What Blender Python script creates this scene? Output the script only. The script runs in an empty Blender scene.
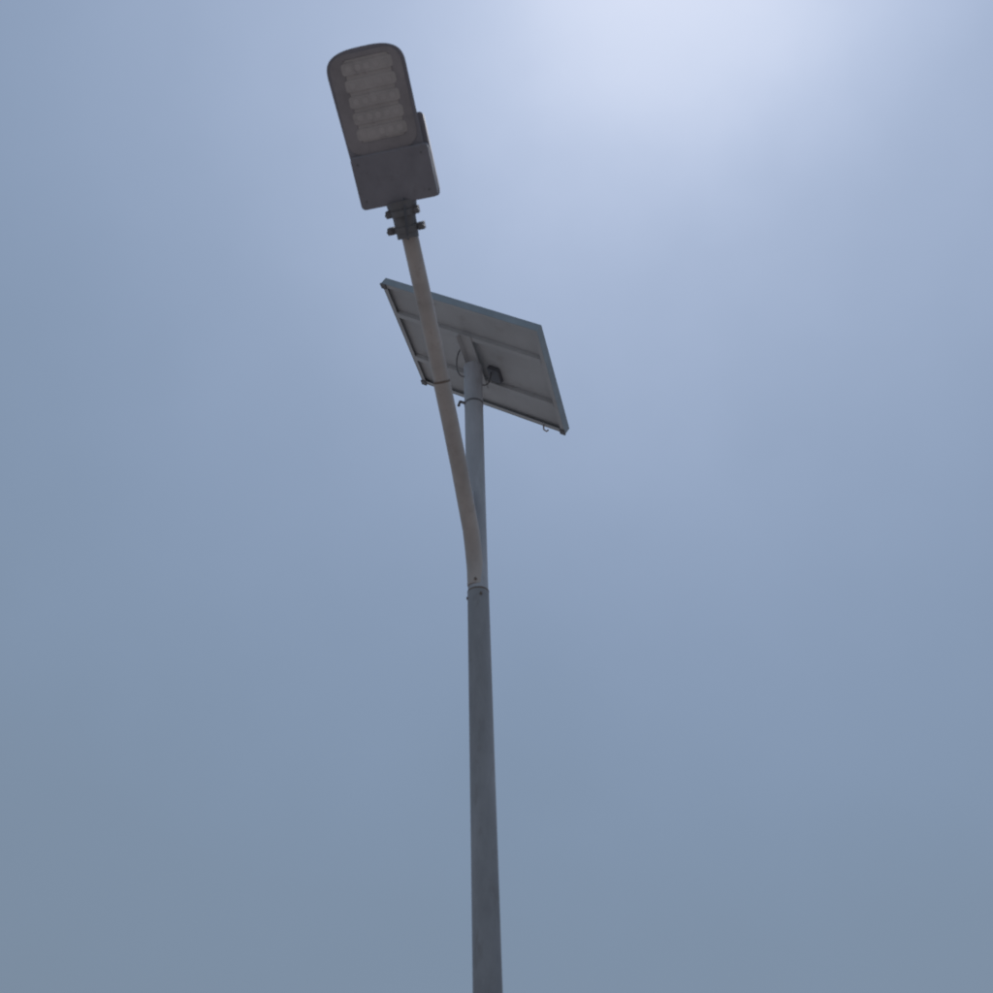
import bpy, bmesh, math, random
from math import sin, cos, radians, pi
from mathutils import Vector, Matrix
random.seed(4)
scn = bpy.context.scene
scn.view_settings.view_transform = 'Standard'
scn.view_settings.look = 'None'
scn.view_settings.exposure = 0
scn.view_settings.gamma = 1

# ------------------------------------------------------------------ materials
def metal_mat(name, base, var=0.12, rough=0.55, metallic=0.0, scale=9.0, stain=None, stain_amt=0.0, bump=0.15, lo=0.56, zs=0.35):
    m = bpy.data.materials.new(name); m.use_nodes = True
    nt = m.node_tree; N = nt.nodes; L = nt.links
    b = N['Principled BSDF']
    b.inputs['Roughness'].default_value = rough
    b.inputs['Metallic'].default_value = metallic
    tc = N.new('ShaderNodeTexCoord')
    mp = N.new('ShaderNodeMapping'); mp.inputs['Scale'].default_value = (1, 1, zs)
    L.new(tc.outputs['Object'], mp.inputs['Vector'])
    n1 = N.new('ShaderNodeTexNoise'); n1.inputs['Scale'].default_value = scale
    n1.inputs['Detail'].default_value = 7; n1.inputs['Roughness'].default_value = 0.62
    L.new(mp.outputs[0], n1.inputs['Vector'])
    r1 = N.new('ShaderNodeValToRGB')
    r1.color_ramp.elements[0].position = 0.3; r1.color_ramp.elements[1].position = 0.7
    r1.color_ramp.elements[0].color = tuple(c * (1 - var) for c in base) + (1,)
    r1.color_ramp.elements[1].color = tuple(min(1, c * (1 + var)) for c in base) + (1,)
    L.new(n1.outputs['Fac'], r1.inputs['Fac'])
    col = r1.outputs['Color']
    if stain:
        n2 = N.new('ShaderNodeTexNoise'); n2.inputs['Scale'].default_value = scale * 2.3
        n2.inputs['Detail'].default_value = 9; n2.inputs['Roughness'].default_value = 0.7
        L.new(mp.outputs[0], n2.inputs['Vector'])
        r2 = N.new('ShaderNodeValToRGB')
        r2.color_ramp.elements[0].position = lo; r2.color_ramp.elements[1].position = lo + 0.16
        r2.color_ramp.elements[0].color = (0, 0, 0, 1)
        r2.color_ramp.elements[1].color = (stain_amt,) * 3 + (1,)
        L.new(n2.outputs['Fac'], r2.inputs['Fac'])
        mx = N.new('ShaderNodeMix'); mx.data_type = 'RGBA'
        L.new(r2.outputs['Color'], mx.inputs['Factor'])
        L.new(col, mx.inputs['A']); mx.inputs['B'].default_value = stain + (1,)
        col = mx.outputs['Result']
    L.new(col, b.inputs['Base Color'])
    bp = N.new('ShaderNodeBump'); bp.inputs['Strength'].default_value = bump; bp.inputs['Distance'].default_value = 0.004
    L.new(n1.outputs['Fac'], bp.inputs['Height']); L.new(bp.outputs[0], b.inputs['Normal'])
    return m

M_pole = metal_mat('weathered_grey_steel', (0.36, 0.355, 0.37), 0.22, 0.65, 0, 8, (0.20, 0.17, 0.15), 0.5)
M_up = metal_mat('galvanised_tube', (0.50, 0.50, 0.53), 0.16, 0.55, 0, 9, (0.26, 0.23, 0.21), 0.4)
M_arm = metal_mat('cream_painted_steel', (0.54, 0.47, 0.43), 0.15, 0.5, 0, 9, (0.30, 0.23, 0.19), 0.5)
M_body = metal_mat('lamp_housing_grey', (0.29, 0.27, 0.295), 0.12, 0.6, 0, 10, (0.2, 0.18, 0.19), 0.5)  # grey lifted paler, veiling haze painted into the albedo instead of fog
M_bezel = metal_mat('lamp_bezel_grey', (0.36, 0.32, 0.325), 0.14, 0.6, 0, 12, (0.24, 0.21, 0.22), 0.6)
M_dark = metal_mat('dark_bracket_metal', (0.20, 0.19, 0.195), 0.15, 0.5, 0, 18, (0.22, 0.16, 0.12), 0.4)
M_frame = metal_mat('panel_aluminium', (0.36, 0.41, 0.45), 0.10, 0.5, 0, 12)
M_back = metal_mat('panel_backsheet', (0.55, 0.54, 0.54), 0.10, 0.6, 0, 3.5, (0.38, 0.35, 0.33), 0.6, zs=1)
M_box = metal_mat('hazed_black_plastic', (0.13, 0.13, 0.145), 0.1, 0.5, 0, 10)  # black raised to dark grey: haze wash put into the base colour
M_rust = metal_mat('rusty_weld', (0.22, 0.17, 0.14), 0.3, 0.8, 0, 30)
M_cell = metal_mat('solar_cells', (0.015, 0.02, 0.05), 0.2, 0.12, 0, 5, bump=0.0)
M_led = metal_mat('led_lens', (0.56, 0.50, 0.48), 0.10, 0.45, 0, 10, (0.44, 0.39, 0.38), 0.7)
M_refl = metal_mat('led_board', (0.54, 0.485, 0.465), 0.14, 0.5, 0, 9, (0.38, 0.33, 0.33), 0.8)
M_conc = metal_mat('concrete', (0.34, 0.33, 0.31), 0.2, 0.9, 0, 6)

# ------------------------------------------------------------------ helpers
root = bpy.data.objects.new('solar_street_lamp', None)
scn.collection.objects.link(root)
PX, PY = -0.0869, 3.6
root.location = (PX, PY, 0)

def add(name, bm, mat, bevel=0.0, smooth=False, mtx=None, parent=root):
    me = bpy.data.meshes.new(name)
    if mtx is not None: bm.transform(mtx)
    bmesh.ops.recalc_face_normals(bm, faces=bm.faces)
    bm.to_mesh(me); bm.free()
    if smooth:
        for p in me.polygons: p.use_smooth = True
    o = bpy.data.objects.new(name, me); scn.collection.objects.link(o)
    me.materials.append(mat)
    o.parent = parent
    if bevel:
        bv = o.modifiers.new('bev', 'BEVEL'); bv.width = bevel; bv.segments = 3; bv.limit_method = 'ANGLE'
        bv.angle_limit = radians(40)
    return o

def sweep(bm, pts, rads, sides=24, cap=True):
    pts = [Vector(p) for p in pts]; rings = []
    n0 = None
    for i, p in enumerate(pts):
        if i == 0: t = pts[1] - p
        elif i == len(pts) - 1: t = p - pts[i - 1]
        else: t = (pts[i + 1] - p).normalized() + (p - pts[i - 1]).normalized()
        t.normalize()
        if n0 is None:
            ref = Vector((1, 0, 0)) if abs(t.x) < 0.9 else Vector((0, 1, 0))
            n0 = ref
        u = (n0 - t * n0.dot(t)).normalized(); n0 = u
        v = t.cross(u)
        r = rads[i] if isinstance(rads, (list, tuple)) else rads
        rings.append([bm.verts.new(p + (u * cos(2 * pi * k / sides) + v * sin(2 * pi * k / sides)) * r) for k in range(sides)])
    for a, b in zip(rings, rings[1:]):
        for k in range(sides):
            bm.faces.new((a[k], a[(k + 1) % sides], b[(k + 1) % sides], b[k]))
    if cap:
        bm.faces.new(rings[0][::-1]); bm.faces.new(rings[-1])
    return bm

def box(bm, x0, x1, y0, y1, z0, z1):
    v = [bm.verts.new((x, y, z)) for z in (z0, z1) for y in (y0, y1) for x in (x0, x1)]
    for f in ((0, 1, 3, 2), (4, 6, 7, 5), (0, 4, 5, 1), (2, 3, 7, 6), (0, 2, 6, 4), (1, 5, 7, 3)):
        bm.faces.new([v[i] for i in f])

def prism(bm, outline, z0, z1, taper=1.0, c=(0, 0)):
    a = [bm.verts.new((x, y, z0)) for x, y in outline]
    b = [bm.verts.new((c[0] + (x - c[0]) * taper, c[1] + (y - c[1]) * taper, z1)) for x, y in outline]
    n = len(a)
    for i in range(n): bm.faces.new((a[i], a[(i + 1) % n], b[(i + 1) % n], b[i]))
    bm.faces.new(a[::-1]); bm.faces.new(b)

def autosmooth(o, ang=35):
    for e in o.data.polygons: e.use_smooth = True
    o.data.set_sharp_from_angle(angle=radians(ang))

# ------------------------------------------------------------------ pole
bm = bmesh.new(); sweep(bm, [(0, 0, 0.22), (0, 0, 1.2), (0, 0, 2.4), (0, 0, 3.1), (0, 0, 3.84)],
                        [0.0545, 0.0508, 0.0470, 0.0449, 0.0428], 32)
autosmooth(add('lower_pole', bm, M_pole))
bm = bmesh.new(); sweep(bm, [(0, 0, 3.836), (0, 0, 3.843)], [0.0433, 0.0433], 32)
autosmooth(add('joint_weld', bm, M_rust))
bm = bmesh.new(); sweep(bm, [(0, 0, 3.8), (0, 0, 4.4), (0, 0, 5.07)], [0.0405, 0.0405, 0.0430], 32)
autosmooth(add('upper_tube', bm, M_up))
bm = bmesh.new()
for a in (-100, 80):
    d = Vector((cos(radians(a)), sin(radians(a)), 0))
    p = d * 0.040 + Vector((0, 0, 3.875)); sweep(bm, [p, p + d * 0.012], 0.006, 6)
for a in (-75, 190):
    d = Vector((cos(radians(a)), sin(radians(a)), 0))
    p = d * 0.038 + Vector((0, 0, 3.81)); sweep(bm, [p, p + d * 0.009], 0.006, 6)
add('joint_bolts', bm, M_rust)
# base
bm = bmesh.new(); prism(bm, [(-.16, -.16), (.16, -.16), (.16, .16), (-.16, .16)], 0.202, 0.22)
add('base_plate', bm, M_pole, 0.003)
bm = bmesh.new(); prism(bm, [(-.25, -.25), (.25, -.25), (.25, .25), (-.25, .25)], -0.1, 0.20, 0.94)
add('concrete_plinth', bm, M_conc, 0.012)
bm = bmesh.new()
for sx in (-1, 1):
    for sy in (-1, 1):
        sweep(bm, [(sx * .125, sy * .125, .2), (sx * .125, sy * .125, .27)], .009, 10)
        sweep(bm, [(sx * .125, sy * .125, .222), (sx * .125, sy * .125, .238)], .017, 6)
add('anchor_bolts', bm, M_rust)
bm = bmesh.new()
for k in range(4):
    a = radians(45 + 90 * k); d = Vector((cos(a), sin(a), 0)); n = Vector((-sin(a), cos(a), 0)) * .004
    P = [d * .05 + Vector((0, 0, .221)), d * .13 + Vector((0, 0, .221)), d * .05 + Vector((0, 0, .36))]
    A = [bm.verts.new(p + n) for p in P]; B = [bm.verts.new(p - n) for p in P]
    bm.faces.new(A); bm.faces.new(B[::-1])
    for i in range(3): bm.faces.new((A[i], A[(i + 1) % 3], B[(i + 1) % 3], B[i]))
add('foot_gussets', bm, M_pole)

# ------------------------------------------------------------------ arm
PHI = radians(11)
hd = Vector((-sin(PHI), -cos(PHI), 0)); W = Vector((-hd.y, hd.x, 0))
def AP(r, z): return hd * r + Vector((0, 0, z))
armpts = [(0.012, 3.865), (0.02, 3.94), (0.045, 4.01), (0.10, 4.075), (0.30, 4.262), (0.44, 4.375), (0.57, 4.467)]
bm = bmesh.new(); sweep(bm, [AP(*p) - W * (.006 if i < 3 else .002) for i, p in enumerate(armpts)], [0.034] + [0.0335] * 6, 28)
autosmooth(add('arm_lower', bm, M_arm))
bm = bmesh.new(); sweep(bm, [AP(0.555, 4.457), AP(0.80, 4.620), AP(1.06, 4.785)], 0.0315, 28)
autosmooth(add('arm_upper', bm, M_arm))
bm = bmesh.new(); sweep(bm, [AP(0.564, 4.4626) - W * .002, AP(0.5710, 4.4682) - W * .002], 0.0339, 28)
autosmooth(add('arm_collar', bm, M_rust))
bm = bmesh.new()
P = [AP(.038, 4.02), AP(.038, 4.32), AP(.20, 4.185)]
A = [bm.verts.new(p + W * .003) for p in P]; B = [bm.verts.new(p - W * .003) for p in P]
bm.faces.new(A); bm.faces.new(B[::-1])
for i in range(3): bm.faces.new((A[i], A[(i + 1) % 3], B[(i + 1) % 3], B[i]))
add('arm_gusset', bm, M_up)

# ------------------------------------------------------------------ lamp head: local x=width(right) y=along(out) z=up normal
EL = radians(30)
Ld = hd * cos(EL) + Vector((0, 0, sin(EL))); Nn = W.cross(Ld)
if Nn.z < 0: Nn = -Nn
O = AP(1.165, 4.805)
LM = Matrix((( W.x, Ld.x, Nn.x, O.x), (W.y, Ld.y, Nn.y, O.y), (W.z, Ld.z, Nn.z, O.z), (0, 0, 0, 1)))
def outline(inset=0.0, ystart=0.02):
    xl, xr, L = -0.154 + inset, 0.132 - inset, 0.546 - inset
    pts = [(xl + .014, ystart), (xr, ystart)]
    nose = 0.085 - inset
    cx = (xl + xr) / 2; hwid = (xr - xl) / 2
    for k in range(33):
        a = pi * k / 32
        c_, s_ = cos(a), sin(a)
        x = cx + hwid * math.copysign(abs(c_) ** (2 / 2.9), c_)
        y = L - nose + nose * abs(s_) ** (2 / 2.9)
        pts.append((x, y))
    return pts
ol = outline()
bm = bmesh.new(); prism(bm, ol, 0.0, 0.052, 0.92, (0, 0.28))
o = add('lamp_housing', bm, M_body, 0.005, mtx=LM); autosmooth(o, 40)
def rr(x0, x1, y0, y1, r, n=6):
    out = []
    for cx, cy, a0 in ((x1 - r, y0 + r, -90), (x1 - r, y1 - r, 0), (x0 + r, y1 - r, 90), (x0 + r, y0 + r, 180)):
        for k in range(n + 1):
            a = radians(a0 + 90 * k / n); out.append((cx + r * cos(a), cy + r * sin(a)))
    return out
def ring(bm, outer, inner, z0, z1):
    n = len(outer)
    a = [[bm.verts.new((x, y, z)) for x, y in s] for s, z in ((outer, z0), (inner, z0), (inner, z1), (outer, z1))]
    for q in range(4):
        r1, r2 = a[q], a[(q + 1) % 4]
        for i in range(n): bm.faces.new((r1[i], r1[(i + 1) % n], r2[(i + 1) % n], r2[i]))
bm = bmesh.new(); ring(bm, rr(-.140, .118, .19, .529, .055), rr(-.088, .078, .232, .512, .014), -0.003, 0.002)
autosmooth(add('lens_bezel', bm, M_bezel, 0.0012, mtx=LM), 40)
bm = bmesh.new(); prism(bm, rr(-.087, .077, .233, .511, .013), -0.0015, 0.001)
# scalloped board tabs along both sides, as on a multi-row LED module
add('led_board', bm, M_refl, mtx=LM)
bm = bmesh.new()
for j in range(5):
    y0 = .240 + j * .055
    prism(bm, rr(-.097, .087, y0, y0 + .040, .010, 4), -0.0042, -0.0032)
add('led_module_strips', bm, M_refl, 0.0004, mtx=LM)
bm = bmesh.new()
for i in range(5):
    for j in range(5):
        x = -.071 + i * .033; y = .260 + j * .055
        prism(bm, rr(x - .011, x + .011, y - .011, y + .011, .008, 3), -0.0052, -0.0043)
add('led_lenses', bm, M_led, 0.0004, mtx=LM)
bm = bmesh.new(); prism(bm, rr(-.146, .148, 0.0, .296, .014), 0.022, 0.092, 0.95, (0, .12))
autosmooth(add('upper_shell', bm, M_body, 0.005, mtx=LM), 40)
bm = bmesh.new(); prism(bm, rr(-.143, .146, 0.003, .192, .016), -0.016, 0.040, 0.99, (0, .10))
autosmooth(add('battery_compartment', bm, M_body, 0.007, mtx=LM), 40)
bm = bmesh.new()
for x in (-.118, .118):
    for y in (.032, .163):
        sweep(bm, [(x, y, -.0185), (x, y, -.0155)], .004, 10)
add('cover_screws', bm, M_dark, mtx=LM)
bm = bmesh.new()
for i in range(11):
    x = -.11 + i * .02; box(bm, x - .002, x + .002, .302, .48, .051, .072)
add('heatsink_fins', bm, M_body, mtx=LM)
# neck and clamp
bm = bmesh.new()
sweep(bm, [(0, .01, .02), (0, -.03, .018), (0, -.05, .012), (0, -.125, .000)], [.058, .052, .043, .040], 24)
autosmooth(add('neck_socket', bm, M_dark, mtx=LM), 40)
bm = bmesh.new()
for y, rr_, k in ((-.030, .0500, 1.0), (-.090, .0480, 1.15)):
    sweep(bm, [(0, y - .011, .008), (0, y + .011, .008)], rr_, 24)
    for s in (-1, 1):
        box(bm, s * .050 * k - .012, s * .050 * k + .012, y - .013, y + .013, -.010, .022)
        sweep(bm, [(s * .053 * k, y, -.022), (s * .053 * k, y, .036)], .006, 8)
        sweep(bm, [(s * .053 * k, y, -.020), (s * .053 * k, y, -.0105)], .0115, 6)
add('neck_clamps', bm, M_dark, 0.0015, mtx=LM)
bm = bmesh.new()
sweep(bm, [(.02, .02, -.014), (.018, -.02, -.040), (.012, -.07, -.043), (.006, -.11, -.036), (0.002, -.125, -.022)], .004, 8)
autosmooth(add('lamp_cable', bm, M_box, mtx=LM))

# ------------------------------------------------------------------ solar panel
az, tilt = -0.204, 0.615
n = Vector((sin(tilt) * cos(az), sin(tilt) * sin(az), cos(tilt)))
d = Vector((cos(tilt) * cos(az), cos(tilt) * sin(az), -sin(tilt)))
e = n.cross(d)
PC = Vector((0.019, 0, 5.139))
PM = Matrix(((d.x, e.x, n.x, PC.x), (d.y, e.y, n.y, PC.y), (d.z, e.z, n.z, PC.z), (0, 0, 0, 1)))
hw, hh, T = 0.434, 0.3485, 0.036
bm = bmesh.new()
for (x0, x1, y0, y1) in ((-hw, hw, -hh, -hh + .003), (-hw, hw, hh - .003, hh)):
    box(bm, x0, x1, y0, y1, -T / 2, T / 2)
for (x0, x1) in ((-hw, -hw + .003), (hw - .003, hw)):
    box(bm, x0, x1, -hh + .003, hh - .003, -T / 2, T / 2)
add('panel_frame', bm, M_frame, mtx=PM)
bm = bmesh.new()
lip = .024
for (x0, x1, y0, y1) in ((-hw + .003, hw - .003, -hh + .003, -hh + lip), (-hw + .003, hw - .003, hh - lip, hh - .003),
                         (-hw + .003, -hw + lip, -hh + lip, hh - lip), (hw - lip, hw - .003, -hh + lip, hh - lip)):
    box(bm, x0, x1, y0, y1, -T / 2, -T / 2 + .002)
add('panel_frame_lip', bm, M_back, mtx=PM)
bm = bmesh.new(); box(bm, -hw + .003, hw - .003, -hh + .003, hh - .003, .000, .004)
add('backsheet', bm, M_back, mtx=PM)
bm = bmesh.new(); box(bm, -hw + .003, hw - .003, -hh + .003, hh - .003, .0045, .0135)
add('solar_cells', bm, M_cell, mtx=PM)
bm = bmesh.new()
for y in (-.150, .150):
    box(bm, -hw + .026, hw - .026, y - .014, y + .014, -T / 2 - .004, -T / 2 - .001)
    box(bm, -hw + .026, hw - .026, y - .014, y - .011, -T / 2 - .001, -.001)
add('mounting_rails', bm, M_back, mtx=PM)
bm = bmesh.new(); box(bm, -.03, .03, -.17, .19, -T / 2 - .010, -T / 2 - .0045)
box(bm, -.034, -.030, -.17, .19, -T / 2 - .034, -T / 2 - .0045)
add('pole_bracket', bm, M_back, 0.001, mtx=PM)
bm = bmesh.new(); prism(bm, rr(.060, .125, .03, .12, .008, 3), -.022, -.0005)
add('junction_box', bm, M_box, 0.003, mtx=PM)
bm = bmesh.new()
for x, y in ((-hw + .012, -hh + .012), (hw - .012, hh - .012), (-hw + .012, hh - .012)):
    box(bm, x - .015, x + .015, y - .015, y + .015, -T / 2 - .009, -T / 2 - .0012)
add('corner_brackets', bm, M_dark, 0.002, mtx=PM)
def bez(p0, p1, p2, p3, k=18):
    o = []
    for i in range(k + 1):
        t = i / k; o.append(p0 * (1 - t) ** 3 + p1 * 3 * t * (1 - t) ** 2 + p2 * 3 * t * t * (1 - t) + p3 * t ** 3)
    return o
bm = bmesh.new()
a = PM @ Vector((.075, .06, -.015)); b = Vector((.041, -.010, 4.95))
sweep(bm, bez(a, a + Vector((0, -.0, -.04)), b + Vector((.03, 0, -.02)), b), .0035, 8)
a = PM @ Vector((-.06, -.05, -.004)); b = Vector((-.040, -.015, 5.0))
sweep(bm, bez(a, a + Vector((-.04, -.02, -.05)), b + Vector((-.05, 0, .0)), b), .0035, 8)
autosmooth(add('panel_cable', bm, M_dark))
bm = bmesh.new()
sweep(bm, [(0, 0, 4.832), (0, 0, 4.842)], .0436, 24)
sweep(bm, [(-.04, -.012, 4.84), (-.062, -.016, 4.845), (-.068, -.017, 4.82)], .007, 8)
add('cable_clip', bm, M_dark)
bm = bmesh.new()
a = PM @ Vector((.31, hh - .01, -T / 2))
sweep(bm, [a, a + Vector((0, 0, -.030)), a + Vector((.012, 0, -.042)), a + Vector((.022, 0, -.034))], .004, 8)
add('loose_tie', bm, M_refl)

# ------------------------------------------------------------------ ground
def ground_mat():
    m = bpy.data.materials.new('dry_earth'); m.use_nodes = True
    nt = m.node_tree; N = nt.nodes; L = nt.links; b = N['Principled BSDF']
    b.inputs['Roughness'].default_value = 0.95
    tc = N.new('ShaderNodeTexCoord')
    na = N.new('ShaderNodeTexNoise'); na.inputs['Scale'].default_value = 0.35; na.inputs['Detail'].default_value = 8
    nb = N.new('ShaderNodeTexNoise'); nb.inputs['Scale'].default_value = 14; nb.inputs['Detail'].default_value = 10
    L.new(tc.outputs['Object'], na.inputs[0]); L.new(tc.outputs['Object'], nb.inputs[0])
    r = N.new('ShaderNodeValToRGB'); r.color_ramp.elements[0].position = .35; r.color_ramp.elements[1].position = .65
    r.color_ramp.elements[0].color = (.28, .255, .24, 1); r.color_ramp.elements[1].color = (.38, .35, .33, 1)
    L.new(na.outputs['Fac'], r.inputs[0])
    r2 = N.new('ShaderNodeValToRGB'); r2.color_ramp.elements[0].color = (.7, .7, .7, 1)
    L.new(nb.outputs['Fac'], r2.inputs[0])
    mx = N.new('ShaderNodeMix'); mx.data_type = 'RGBA'; mx.blend_type = 'MULTIPLY'; mx.inputs['Factor'].default_value = 1
    L.new(r.outputs[0], mx.inputs['A']); L.new(r2.outputs[0], mx.inputs['B']); L.new(mx.outputs['Result'], b.inputs['Base Color'])
    bp = N.new('ShaderNodeBump'); bp.inputs['Distance'].default_value = .03; L.new(nb.outputs['Fac'], bp.inputs['Height'])
    L.new(bp.outputs[0], b.inputs['Normal'])
    return m
bm = bmesh.new(); bmesh.ops.create_grid(bm, x_segments=60, y_segments=60, size=3000)
me = bpy.data.meshes.new('ground'); bm.to_mesh(me); bm.free(); me.materials.append(ground_mat())
g = bpy.data.objects.new('ground', me); scn.collection.objects.link(g)

# ------------------------------------------------------------------ sky: hazy Nishita + aureole round the veiled sun
S = Vector((0.164, 0.488, 1.014)).normalized()
w = bpy.data.worlds.new('World'); scn.world = w; w.use_nodes = True
nt = w.node_tree; N = nt.nodes; L = nt.links; N.clear()
outn = N.new('ShaderNodeOutputWorld')
sky = N.new('ShaderNodeTexSky'); sky.sky_type = 'NISHITA'; sky.sun_disc = False
sky.sun_elevation = math.asin(S.z); sky.sun_rotation = math.atan2(S.x, S.y)
sky.air_density = 1.0; sky.dust_density = 1.5; sky.ozone_density = 1
b1 = N.new('ShaderNodeBackground'); b1.inputs['Strength'].default_value = 0.06
L.new(sky.outputs[0], b1.inputs['Color'])
tc = N.new('ShaderNodeTexCoord')
nrm = N.new('ShaderNodeVectorMath'); nrm.operation = 'NORMALIZE'; L.new(tc.outputs['Generated'], nrm.inputs[0])
dt = N.new('ShaderNodeVectorMath'); dt.operation = 'DOT_PRODUCT'; dt.inputs[1].default_value = S
L.new(nrm.outputs[0], dt.inputs[0])
ac = N.new('ShaderNodeMath'); ac.operation = 'ARCCOSINE'
L.new(dt.outputs['Value'], ac.inputs[0])
nz = N.new('ShaderNodeTexNoise'); nz.inputs['Scale'].default_value = 3.6; nz.inputs['Detail'].default_value = 5
L.new(nrm.outputs[0], nz.inputs['Vector'])
ma = N.new('ShaderNodeMath'); ma.operation = 'MULTIPLY_ADD'; ma.inputs[1].default_value = 0.20; ma.inputs[2].default_value = -0.10
L.new(nz.outputs['Fac'], ma.inputs[0])
ad = N.new('ShaderNodeMath'); ad.operation = 'ADD'; L.new(ac.outputs[0], ad.inputs[0]); L.new(ma.outputs[0], ad.inputs[1])
mr = N.new('ShaderNodeMapRange'); mr.inputs['From Min'].default_value = 0; mr.inputs['From Max'].default_value = radians(100)
L.new(ad.outputs[0], mr.inputs['Value'])
rp = N.new('ShaderNodeValToRGB'); cr = rp.color_ramp; cr.interpolation = 'B_SPLINE'
stops = [(0, (.66, .73, .90)), (5, (.60, .68, .86)), (10, (.47, .56, .75)), (16, (.370, .458, .635)), (25, (.292, .376, .530)),
         (34, (.248, .328, .467)), (43, (.218, .294, .412)), (50, (.203, .272, .372)), (64, (.190, .250, .330)), (100, (.18, .23, .28))]
cr.elements[0].position = 0; cr.elements[0].color = stops[0][1] + (1,)
cr.elements[1].position = 1; cr.elements[1].color = stops[-1][1] + (1,)
for a_, c_ in stops[1:-1]:
    el = cr.elements.new(a_ / 100); el.color = c_ + (1,)
L.new(mr.outputs[0], rp.inputs['Fac'])
b2 = N.new('ShaderNodeBackground'); b2.inputs['Strength'].default_value = 1.03
L.new(rp.outputs['Color'], b2.inputs['Color'])
mx = N.new('ShaderNodeMixShader'); mx.inputs[0].default_value = 0.95
L.new(b1.outputs[0], mx.inputs[1]); L.new(b2.outputs[0], mx.inputs[2]); L.new(mx.outputs[0], outn.inputs['Surface'])

# ------------------------------------------------------------------ veiled sun
sl = bpy.data.lights.new('sun', 'SUN'); sl.energy = 1.1; sl.angle = radians(14); sl.color = (1, .96, .92)
so = bpy.data.objects.new('sun', sl); scn.collection.objects.link(so)
so.rotation_euler = S.to_track_quat('Z', 'Y').to_euler(); so.location = (2, 5, 12)

# ------------------------------------------------------------------ camera
p = radians(37); r = radians(-2.192)
F = Vector((0, cos(p), sin(p))); U = Vector((0, -sin(p), cos(p))); R = Vector((1, 0, 0))
R2 = R * cos(r) + U * sin(r); U2 = -R * sin(r) + U * cos(r)
cd = bpy.data.cameras.new('camera'); co = bpy.data.objects.new('camera', cd); scn.collection.objects.link(co)
co.matrix_world = Matrix(((R2.x, U2.x, -F.x, 0), (R2.y, U2.y, -F.y, 0), (R2.z, U2.z, -F.z, 1.6), (0, 0, 0, 1)))
cd.sensor_width = 36; cd.lens = 36 * 1065 / 993; cd.clip_end = 6000; cd.clip_start = 0.05
cd.dof.use_dof = True; cd.dof.focus_distance = 30; cd.dof.aperture_fstop = 5.0
scn.camera = co
